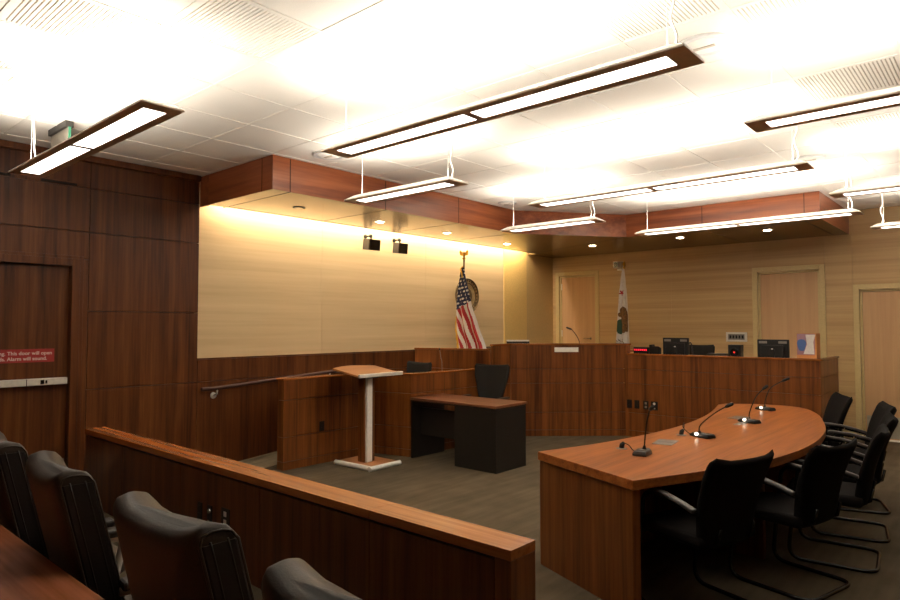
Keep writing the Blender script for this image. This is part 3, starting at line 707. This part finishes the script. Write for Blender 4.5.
def sf_mat(u, v):
    a, b, d = interp(STAB, v); X = a+(b-a)*u; z = SZ0+(SZ1-SZ0)*v
    ang = atan2(z-2.165, X+.022); rr = hypot(X+.022, z-2.165)
    if rr < .038*(1+.35*cos(5*ang+1.6)) and X < .012: return 1
    # bear seen on folded cloth: head, body, legs
    def el(cx, cz, rx, rz_): return ((X-cx)/rx)**2 + ((z-cz)/rz_)**2 < 1
    if el(-.005, 1.86, .058, .07) or el(.028, 1.73, .072, .14) or el(-.045, 1.79, .045, .045) or el(.06, 1.60, .038, .11) or el(.01, 1.55, .04, .08): return 2
    if el(-.055, 1.58, .07, .13) and X < .01-(1.65-z)*.1: return 3
    if 1.27 < z < 1.37 and X < .02 and (int((z*1.2+X)*42) % 2 == 0) and (int(X*55+z*20) % 3): return 4
    if z < 1.14: return 1
    return 0
part(sr, 'cloth', MB().grid(60, 200, sf_pt, sf_mat), [M_fwht, M_fred, M_bear, M_fgrn, M_fgry], smooth=True, solid=.003)

# ------------------------------------------------------------------ lectern
lr = root('lectern', 'slim lectern with tilted cherry top and white post', 'lectern', (-5.62, 4.955, 0), rz=radians(2))
# local: reader side is +X
L_ = dict(local=True)
part(lr, 'base_rail', MB().tube([(-.315, -.225, .028), (.275, -.225, .028)], .028, 12), M_white, smooth='auto', label='white rounded base rail', **L_)
part(lr, 'base_rail', MB().tube([(.275, -.253, .028), (.275, .225, .028)], .028, 12), M_white, smooth='auto', label='white rounded base rail', **L_)
part(lr, 'base_plate', MB().box(-.31, .25, -.20, .225, 0, .045), M_lec, bevel=.005, **L_)
part(lr, 'post', MB().box(.03, .062, -.085, -.005, .045, 1.02), M_white, bevel=.004, **L_)
part(lr, 'post_fin', MB().box(-.075, .029, -.10, -.06, .045, 1.01).box(-.075, .029, -.059, .06, .045, 1.01), M_bench, label='walnut post fin', **L_)
tp = []
for k in range(15):
    t = k/14; tp.append((-.25-.085*sin(pi*t), .335-.67*t))
poly = [(.19, -.335), (.19, .335)] + tp
tilt = lambda x, y: 1.045 + (.19-x)*.155
part(lr, 'reading_top', MB().prism(poly, lambda x, y: tilt(x, y)-.022, tilt), M_lec, bevel=.003, **L_)
part(lr, 'ledge', MB().box(.185, .212, -.345, .345, 1.022, 1.064), M_alu, bevel=.006, label='silver book ledge', **L_)
part(lr, 'top_support', MB().box(-.10, .10, -.10, .05, 1.00, 1.038), M_black, **L_)

# ------------------------------------------------------------------ desk
dr = root('desk', 'charcoal office desk with dark walnut top below the witness stand', 'desk', (-4.88, 5.82, 0))
dx0, dx1, dy0, dy1 = -5.525, -4.235, 5.545, 6.12
part(dr, 'desk_top', MB().box(dx0-.01, dx1+.01, dy0-.01, dy1+.01, .70, .728), M_dtop, bevel=.003)
part(dr, 'top_edge', MB().box(dx0-.0, dx1+.0, dy0-.0, dy1+.0, .684, .6995), M_desk)
part(dr, 'end_panel', MB().box(dx0, dx0+.03, dy0, dy1, 0, .683), M_desk, bevel=.002)
part(dr, 'modesty_panel', MB().box(dx0+.031, -4.83, dy0+.14, dy0+.165, .27, .60), M_desk)
part(dr, 'pedestal', MB().box(-4.83, dx1, dy0+.005, dy1-.005, .0, .683), M_desk, bevel=.003)
for k in range(2): 
    d = part(dr, 'drawer', MB().box(-4.815, dx1-.015, dy1-.004, dy1+.012, .02+k*.34, .34+k*.34), M_desk); part(d, 'handle', MB().box(-4.6, -4.48, dy1+.012, dy1+.02, .27+k*.34, .285+k*.34), M_alu)

# ------------------------------------------------------------------ task chairs
def task_chair(lab, loc, rz):
    r = root('task_chair', lab, 'chair', loc, rz=rz)
    # local: front is +Y
    hub = part(r, 'base', MB().lathe([(.05, .07), (.055, .11), (.03, .13)], (0, 0, 0), 16), M_black, local=True, smooth='auto')
    for k in range(5):
        a = 2*pi*k/5+.3
        part(r, 'base_leg', MB().tube([(.03*cos(a), .03*sin(a), .09), (.26*cos(a), .26*sin(a), .065)], [.022, .014], 8), M_black, local=True, smooth=True)
        part(r, 'caster', MB().lathe([(.022, -.018), (.028, -.012), (.028, .012), (.022, .018)], (.27*cos(a), .27*sin(a), .028), 14, axis='x'), M_black, local=True, smooth='auto')
    part(r, 'gas_column', MB().tube([(0, 0, .10), (0, 0, .43)], .025, 12), M_tube, local=True)
    part(r, 'seat', MB().loft([[(x*w, y*w+.02, z) for x, y in ((-.25, -.22), (-.2, -.25), (.2, -.25), (.25, -.22), (.25, .18), (.18, .25), (-.18, .25), (-.25, .18))] for w, z in ((.92, .43), (1.0, .45), (1.0, .485), (.93, .505))]), M_fabg, local=True, bevel=.01, smooth='auto')
    def bk(u, v):
        w = .165+.075*min(1, v*1.5)+.02*v*v; z = .60+.49*v
        if v > .93: w -= .025*((v-.93)/.07)**2
        x = (u-.5)*2*w
        return (x, -.24-.05*v+.05*(1-(2*u-1)**2)*-1+.05, z - .012*(1-(2*u-1)**2)*v)
    part(r, 'backrest', MB().grid(16, 16, bk), M_fabg, local=True, solid=.035, smooth=True, bevel=0)
    part(r, 'back_support', MB().tube([(0, -.08, .42), (0, -.26, .45), (0, -.30, .62), (0, -.31, .80)], .018, 8), M_black, local=True, smooth=True)
    for s in (-1, 1):
        p = part(r, 'arm', MB().tube(arc_fillet([(s*.16, 0, .44), (s*.29, 0, .44), (s*.29, -.02, .66)], .05), .014, 8), M_black, local=True, smooth=True)
        part(p, 'arm_pad', MB().box(s*.29-.035, s*.29+.035, -.15, .12, .66, .685), M_pad, local=True, bevel=.01)
    return r
t1 = task_chair('charcoal task chair behind the walnut-topped desk', (-5.19, 6.52, 0), pi+.15)
t2 = dup(t1, (-6.36, 6.28, 0), pi-.1, 'charcoal task chair inside the witness stand')
t3 = dup(t1, (-3.60, 9.42, .23), pi-.1, 'grey task chair behind the clerk bench, right beside the cabled monitor')

# ------------------------------------------------------------------ curved conference table
inner = catmull([(-2.44, 3.66), (-2.285, 4.20), (-2.185, 4.83), (-2.16, 5.5), (-2.24, 6.3), (-2.42, 7.12)], 6)
outer = catmull([(-2.39, 7.25), (-2.05, 7.47), (-1.70, 7.43), (-1.47, 7.05), (-1.30, 6.50), (-1.17, 5.90), (-1.115, 5.20), (-1.165, 4.56), (-1.30, 4.05), (-1.595, 3.325)], 6)
poly = [p[:2] for p in ([(x, y, 0) for x, y, *_ in [tuple(q)+(0,) for q in outer]])]
def v2(l): return [(p[0], p[1]) for p in l]
inner = v2(inner); outer = v2(outer)
tpoly = inner + outer           # clockwise or not: normals are recalculated
TZ = .75
tb = root('conference_table', 'large curved walnut counsel table with panel ends', 'table', (-1.8, 5.3, 0))
def cp2(l): return l if sum((b[0]-a[0])*(b[1]+a[1]) for a, b in zip(l, l[1:]+l[:1])) < 0 else l[::-1]
part(tb, 'tabletop', MB().prism(cp2(tpoly), TZ-.055, TZ), M_top, bevel=.003)
part(tb, 'end_panel', MB().obox((-2.432, 3.672), (-1.605, 3.342), 0, TZ-.062, .055), M_bench, bevel=.003)
part(tb, 'shadow_reveal', MB().obox((-2.385, 3.695), (-1.60, 3.385), TZ-.062, TZ-.055, .04), M_ext)
def panel_at(y, x0, x1, dy=0): part(tb, 'support_panel', MB().obox((x0, y), (x1, y+dy), 0, TZ-.055, .05), M_bench, bevel=.002)
panel_at(4.80, -2.10, -1.33, -.05); panel_at(6.25, -2.16, -1.40, .12)
mb = MB(); ins = [(x+.10, y) for x, y in inner[2:-1]]
n_ = len(ins); R2 = [(x+.125, y) for x, y in inner[2:-1]]
mb.prism(cp2(ins + R2[::-1]), 0, TZ-.055); part(tb, 'modesty_panel', mb, M_bench)
part(tb, 'end_panel', MB().obox((-2.30, 7.10), (-1.98, 7.20), 0, TZ-.055, .05), M_bench, bevel=.003)
# cover plates let into the top
for x, y, a, lab in ((-1.93, 4.56, .15, 'grey cover plate let into the table beside the nearest microphone'), (-1.93, 6.22, -.1, 'grey cover plate let into the table between the far microphones'), (-1.80, 5.86, -.1, 'thin grey cover plate before the third microphone')):
    r = root('table_power_box', lab, 'power box', (x, y, TZ), rz=a, group='cover plates let into the table')
    w, h = (.07, .11) if 'thin' not in lab else (.03, .10)
    part(r, 'lid', MB().box(-w, w, -h, h, 0, .004), M_gplate, local=True, bevel=.001); part(r, 'seam', MB().box(-w*.9, w*.9, -.002, .002, .004, .0046), M_black, local=True)
# microphones: wedge base, button, glowing knob glint, gooseneck, capsule
def table_mic(x, y, rz, lab, neck, head, led=True, plug=None):
    r = root('table_microphone', lab, 'microphone', (x, y, TZ), rz=rz, group='gooseneck microphones on the curved table')
    # local: long axis Y
    def rg(s, z, e=0): return [(px*s, py*s+e, z) for px, py in ((-.045, -.09), (.045, -.09), (.052, .03), (.03, .095), (-.03, .095), (-.052, .03))]
    part(r, 'base', MB().loft([rg(1, 0), rg(1.0, .012), rg(.82, .030, -.008)]), M_pad if not led else M_black, local=True, bevel=.004, smooth='auto')
    part(r, 'button', MB().box(-.02, .02, -.045, -.01, .030, .034), M_gplate, local=True)
    if led: part(r, 'light', MB().lathe([(.012, -.008), (.013, .0), (.009, .010)], (-.058, .0, .028), 12, axis='x'), M_mglint, local=True, label='white knob glint made to glow')  # highlight on the chrome knob, put in as a small emitter
    R_ = Matrix.Rotation(-rz, 3, 'Z')
    pts = [tuple(R_ @ Vector(p)) for p in neck]; hd = R_ @ Vector(head)
    part(r, 'gooseneck', MB().tube([pts[0], tuple(Vector(pts[0]).lerp(Vector(pts[1]), .25))], [.014, .008], 10).tube(catmull(pts, 6), .0048, 8), M_black, local=True, smooth='auto')
    a = Vector(pts[-1]); d = (hd-a).normalized()
    part(r, 'capsule', MB().tube([a-d*.004, a+d*.006, a+d*.018, hd-d*.012, hd], [.006, .011, .0135, .0135, .007], 10), M_black, local=True, smooth=True)
    return r
table_mic(-1.87, 4.052, .15, 'table microphone nearest the panel end of the table, grey base', [(0, .02, .03), (.008, .02, .12), (.02, .02, .21), (.05, .0, .295)], (.085, -.02, .32), led=False)
table_mic(-1.814, 4.965, 1.2, 'second table microphone, white glint on its base', [(-.02, 0, .03), (-.01, 0, .09), (.09, .01, .185), (.17, .02, .24)], (.225, .03, .27))
table_mic(-1.773, 5.978, 1.2, 'third table microphone, white glint, before the far one', [(0, 0, .03), (.01, 0, .10), (.05, .03, .22), (.10, .06, .29)], (.135, .09, .325))
table_mic(-1.911, 6.967, 1.2, 'farthest table microphone at the rounded table end', [(0, 0, .03), (.005, 0, .10), (.05, .02, .22), (.15, .06, .295)], (.21, .09, .325))
def cable(pts, lab): single('microphone_cable', MB().tube(catmull(pts, 6), .0035, 6), M_black, lab, 'cable', pts[0], smooth=True)
def plug(x, y, lab):
    r = root('cable_grommet', lab, 'cable plug', (x, y, TZ), group='cable grommets on the curved table')
    part(r, 'ring', MB().lathe([(.038, TZ), (.038, TZ+.004), (.03, TZ+.006)], (x, y, 0), 20), M_gplate, smooth='auto')
    part(r, 'connector', MB().tube([(x, y, TZ+.006), (x+.004, y, TZ+.028), (x+.018, y, TZ+.045)], [.018, .018, .010], 8), M_black, smooth=True)
plug(-2.062, 4.13, 'black plug in grommet beside the nearest microphone'); plug(-1.965, 4.94, 'black plug in grommet beside the second microphone')
cable([(-2.04, 4.13, TZ+.042), (-2.0, 4.12, TZ+.030), (-1.97, 4.11, TZ+.006), (-1.93, 4.08, TZ+.006)], 'thin black cable to the nearest table microphone')
cable([(-1.945, 4.945, TZ+.048), (-1.96, 4.99, TZ+.09), (-1.985, 5.03, TZ+.05), (-1.95, 5.05, TZ+.006), (-1.925, 5.045, TZ+.006)], 'thin black cable looping beside the second table microphone')

# ------------------------------------------------------------------ cantilever conference chairs
def conf_chair(lab):
    r = root('conference_chair', lab, 'chair', (0, 0, 0), group='black cantilever chairs round the curved table')
    k = dict(local=True)
    path = arc_fillet([(-.255, -.02, .645), (-.255, .15, .66), (-.255, .225, .012), (-.255, -.285, .012), (.255, -.285, .012), (.255, .225, .012), (.255, .15, .66), (.255, -.02, .645)], .10, 6)
    part(r, 'frame', MB().tube(path, .0125, 10), M_tube, smooth=True, **k)
    for s in (-1, 1):
        part(r, 'armrest', MB().loft([[(s*.255+dx_, y, z+dz_) for dx_, dz_ in ((-.022, 0), (.022, 0), (.020, .022), (-.020, .022))] for y, z in ((.17, .660), (.15, .666), (.0, .652), (-.12, .625), (-.20, .60))]), M_pad, bevel=.006, smooth='auto', **k)
    for s in (-1, 1): part(r, 'arm_bracket', MB().tube([(s*.255, -.03, .64), (s*.255, -.19, .60), (s*.22, -.215, .58)], .011, 8), M_tube, smooth=True, **k)
    part(r, 'cross_bar', MB().tube([(-.255, .20, .40), (.255, .20, .40)], .011, 8), M_tube, smooth=True, **k)
    def rg(w, z, y0=-.22, y1=.25): return [(-.235*w, y0, z), (.235*w, y0, z), (.24*w, .05, z), (.225*w, y1-.04, z), (.17*w, y1, z), (-.17*w, y1, z), (-.225*w, y1-.04, z), (-.24*w, .05, z)]
    part(r, 'seat', MB().loft([rg(.93, .40, -.2, .23), rg(1, .42), rg(1, .455), rg(.94, .475, -.21, .235)]), M_fab, bevel=.012, smooth='auto', **k)
    def bk(u, v):
        # closed cushion: u round the section
        z = .40+.50*v; a = 2*pi*u; w = .205+.062*min(1, v*1.25)**.8; th = .032-.010*v
        cx, sn = cos(a), sin(a)
        vv = v; h_ = min(vv/.05, (1-vv)/.09, 1.0); e = math.sqrt(max(0.0, 1-(1-h_)**2)); w -= .028*(1-e); th = .006+th*e
        x = w*math.copysign(abs(cx)**.35, cx); q = th*math.copysign(abs(sn)**.6, sn); e = 1
        top = .022*(x/w)**4*max(0, (v-.8)/.2) - .008*max(0, (v-.8)/.2)
        return (x*e, -.215-.125*v*v-.02*v + q*(1 if e == 1 else .35) + .035*(x/.25)**2, z+top)
    mb = MB(); mb.grid(28, 24, bk, closed_u=True)
    b = mb.bm; b.verts.ensure_lookup_table()
    b.faces.new([b.verts[i] for i in range(28)][::-1]); b.faces.new([b.verts[24*28+i] for i in range(28)])
    part(r, 'backrest', mb, M_fab, smooth=True, **k)
    for s in (-1, 1): part(r, 'back_stay', MB().tube([(s*.14, -.19, .41), (s*.14, -.255, .44), (s*.14, -.272, .52)], .010, 8), M_tube, smooth=True, **k)
    return r
CH = [((-1.127, 3.65), (-.95, .31), 'black cantilever chair nearest the panel end of the table'),
      ((-.838, 4.41), (-.968, .25), 'second black cantilever chair from the table panel end'),
      ((-.715, 5.19), (-.99, -.10), 'third black cantilever chair, middle of the outer table curve'),
      ((-.755, 5.93), (-.985, -.17), 'fourth black cantilever chair, mostly hidden behind the third'),
      ((-.88, 6.80), (-.95, -.30), 'fifth black cantilever chair, in front of the maple side door'),
      ((-1.33, 7.43), (-.90, -.44), 'farthest black cantilever chair, at the rounded table end')]
c0 = None
for (x, y), (a, b), lab in CH:
    l = hypot(a, b); a /= l; b /= l; rz = atan2(-a, b); loc = (x+a*.30, y+b*.30, 0)
    if c0 is None:
        c0 = conf_chair(lab); c0.location = loc; c0.rotation_euler = (0, 0, rz)
    else: dup(c0, loc, rz, lab)

# ------------------------------------------------------------------ jury rail
RY0, RY1, RX1, RZ = 2.20, 2.375, -1.60, .662
rr = root('jury_rail', 'long low walnut rail partition crossing the room', 'partition', (-4.0, 2.29, 0))
part(rr, 'cap', MB().box(-6.37, -2.49-.001, RY0-.004, RY1+.004, RZ-.045, RZ).box(-2.49+.001, RX1, RY0-.004, RY1+.004, RZ-.045, RZ), M_cap, label='glossy lighter walnut cap', bevel=.002)
part(rr, 'end_post', MB().box(RX1-.085, RX1, RY0-.004, RY1+.004, 0, RZ-.0455), M_bench, bevel=.002)
part(rr, 'core', MB().box(-6.36, RX1-.086, RY0+.02, RY1-.02, 0, RZ-.046), M_ext)
mb = MB()
edges = [-6.366, -5.55, -4.53, -3.50, -2.49, RX1-.092]
for a, b in zip(edges, edges[1:]): mb.box(a+.0015, b-.0015, RY0+.002, RY0+.019, 0, RZ-.058)
part(rr, 'panel', mb, M_wall, bevel=.0015)
mb = MB()
for a, b in zip(edges, edges[1:]): mb.box(a+.0015, b-.0015, RY1-.019, RY1-.002, 0, RZ-.058)
part(rr, 'panel', mb, M_wall, bevel=.0015)
outlet((-4.235, RY0+.002, .325), (0, -1), 'plain black cover plate on the jury rail, first of three', (.062, .125), 'cover plates on the jury rail')
outlet((-4.10, RY0+.002, .325), (0, -1), 'black jury rail plate with two silver jacks, middle of three', (.062, .13), 'cover plates on the jury rail', M_chr, True)
outlet((-3.895, RY0+.002, .345), (0, -1), 'wider black jury rail plate with one jack, last of three', (.10, .125), 'cover plates on the jury rail', M_alu, False)

# ------------------------------------------------------------------ jury desk and leather chairs
jd = root('counter', 'reddish walnut counter top at the near edge of the room', 'counter', (-3.2, .45, 0))
part(jd, 'counter_top', MB().box(-5.6, -1.15, .02, .808, .715, .75), wood('walnut counter', [(.16, .05, .022), (.28, .092, .040), (.36, .13, .06)], 'x', .25, across=9), bevel=.003)
part(jd, 'front_panel', MB().box(-5.55, -1.25, .55, .58, 0, .714), M_bench)
part(jd, 'leg_panel', MB().box(-1.25, -1.20, .05, .75, 0, .714), M_bench); part(jd, 'leg_panel', MB().box(-5.58, -5.552, .05, .75, 0, .714), M_bench)
def leather_chair(lab):
    r = root('leather_chair', lab, 'chair', (0, 0, 0), group='high-backed leather chairs in the row')
    k = dict(local=True)
    # local: front +Y; the thick reclined back is one padded body
    H0, HT = .44, .65
    def back(u, v):
        # u runs round the section: rear face, side, front face, side
        a_ = 2*pi*u; ca, sa = cos(a_), sin(a_)
        hw, hd = .272 - .02*(v-.5)**2*4, .070
        h_ = min((1-v)/.085, 1.0); e = math.sqrt(max(0.0, 1-(1-h_)**2))
        hd2 = .016 + (hd-.016)*e; hw2 = hw - .020*(1-e)
        x = hw2*math.copysign(abs(ca)**.22, ca); q = hd2*math.copysign(abs(sa)**.30, sa)
        s_ = x/.272
        top = (.050*abs(s_)**3 - .026)*max(0, (v-.72)/.28)
        return (x, -.085 - .155*v - .018*(1-s_*s_) + q, H0 + HT*v + top)
    mb = MB(); mb.grid(56, 40, back, closed_u=True); bb = mb.bm; bb.verts.ensure_lookup_table()
    bb.faces.new([bb.verts[i] for i in range(56)][::-1]); bb.faces.new([bb.verts[40*56+i] for i in range(56)])
    part(r, 'backrest', mb, M_leath, smooth=True, **k)
    # side gussets between raised piping
    def side_pt(s, v, q): return (s*(.2745 - .02*(v-.5)**2*4 - (0 if v < .93 else .02*((v-.93)/.07)**2)), -.085-.155*v+q, H0+HT*v+.010*max(0, (v-.72)/.28))
    for s in (-1, 1):
        arch = [side_pt(s, .92*v/10, -.052) for v in range(11)] + [side_pt(s, .952, -.040), side_pt(s, .962, -.015), side_pt(s, .962, .018), side_pt(s, .952, .042)] + [side_pt(s, .92*v/10, .054) for v in range(10, -1, -1)]
        part(r, 'piping', MB().tube(arch, .0042, 6), M_leath, smooth=True, **k)
        for q in (-.022, .026):
            part(r, 'piping', MB().tube([side_pt(s, v*.93/14, q) for v in range(15)], .0032, 6), M_leathd, smooth=True, **k)
        part(r, 'gusset', MB().loft([[tuple(c-s*.004*(i == 0) for i, c in enumerate(side_pt(s, v*.92/10, -.048))), tuple(c+s*.0012*(i == 0) for i, c in enumerate(side_pt(s, v*.92/10, -.042))), tuple(c+s*.0012*(i == 0) for i, c in enumerate(side_pt(s, v*.92/10, .044))), tuple(c-s*.004*(i == 0) for i, c in enumerate(side_pt(s, v*.92/10, .05)))] for v in range(11)]), M_leathd, smooth='auto', **k)
    def rg(w, z): return [(-.27*w, -.24*w, z), (.27*w, -.24*w, z), (.27*w, .20*w, z), (.20*w, .27*w, z), (-.20*w, .27*w, z), (-.27*w, .20*w, z)]
    part(r, 'seat', MB().loft([rg(.94, .38), rg(1, .41), rg(1, .47), rg(.93, .50)]), M_leath, bevel=.015, smooth='auto', **k)
    for s in (-1, 1):
        a = part(r, 'arm', MB().tube(arc_fillet([(s*.22, .05, .40), (s*.325, .05, .42), (s*.325, .10, .655), (s*.325, -.10, .66)], .05), .017, 8), M_alu, smooth=True, **k)
        part(a, 'arm_pad', MB().box(s*.325-.035, s*.325+.035, -.10, .17, .665, .70), M_leathd, bevel=.012, **k)
    part(r, 'gas_column', MB().tube([(0, 0, .09), (0, 0, .39)], .028, 12), M_tube, **k)
    for q in range(5):
        an = 2*pi*q/5+.3
        part(r, 'base_leg', MB().tube([(0, 0, .095), (.28*cos(an), .28*sin(an), .07)], [.03, .016], 8), M_alu, smooth=True, **k)
        part(r, 'caster', MB().lathe([(.022, -.02), (.03, -.012), (.03, .012), (.022, .02)], (.285*cos(an), .285*sin(an), .030), 14, axis='x'), M_black, smooth='auto', **k)
    return r
LC = [(-1.80, 1.08, .0, 'leather chair with its whole curved back shown, below the outlets'),
      (-2.71, 1.085, -.10, 'leather chair in front of the exit door kick plate'),
      (-3.53, 1.09, -.08, 'leather chair cut by the frame at the exit door side'),
      (-.965, 1.06, .0, 'leather chair of which only the round shoulder shows')]
l0 = None
for x, y, rz, lab in LC:
    if l0 is None: l0 = leather_chair(lab); l0.location = (x, y, 0); l0.rotation_euler = (0, 0, rz)
    else: dup(l0, (x, y, 0), rz, lab)

# ------------------------------------------------------------------ camera, world, view
cam = bpy.data.cameras.new('camera'); co = bpy.data.objects.new('camera', cam); COL.objects.link(co); S.camera = co
yaw, pit, f = .72306, .0401, 639.4
F_ = Vector((-sin(yaw)*cos(pit), cos(yaw)*cos(pit), sin(pit)))
co.location = (0, 0, 1.6); co.rotation_euler = F_.to_track_quat('-Z', 'Y').to_euler()
cam.sensor_width = 36; cam.lens = f/900*36; cam.clip_start = .05; cam.clip_end = 100
w = bpy.data.worlds.new('world'); S.world = w; w.use_nodes = True
w.node_tree.nodes['Background'].inputs['Color'].default_value = (.02, .017, .013, 1)
vs = S.view_settings; vs.view_transform = 'Standard'; vs.look = 'None'; vs.exposure = 1.1; vs.gamma = 1; vs.use_curve_mapping = False
S.cycles.use_denoising = True; S.cycles.use_adaptive_sampling = False; S.cycles.use_light_tree = True; S.cycles.max_bounces = 8; S.cycles.diffuse_bounces = 5; S.cycles.sample_clamp_indirect = 6; S.cycles.caustics_reflective = False; S.cycles.caustics_refractive = False
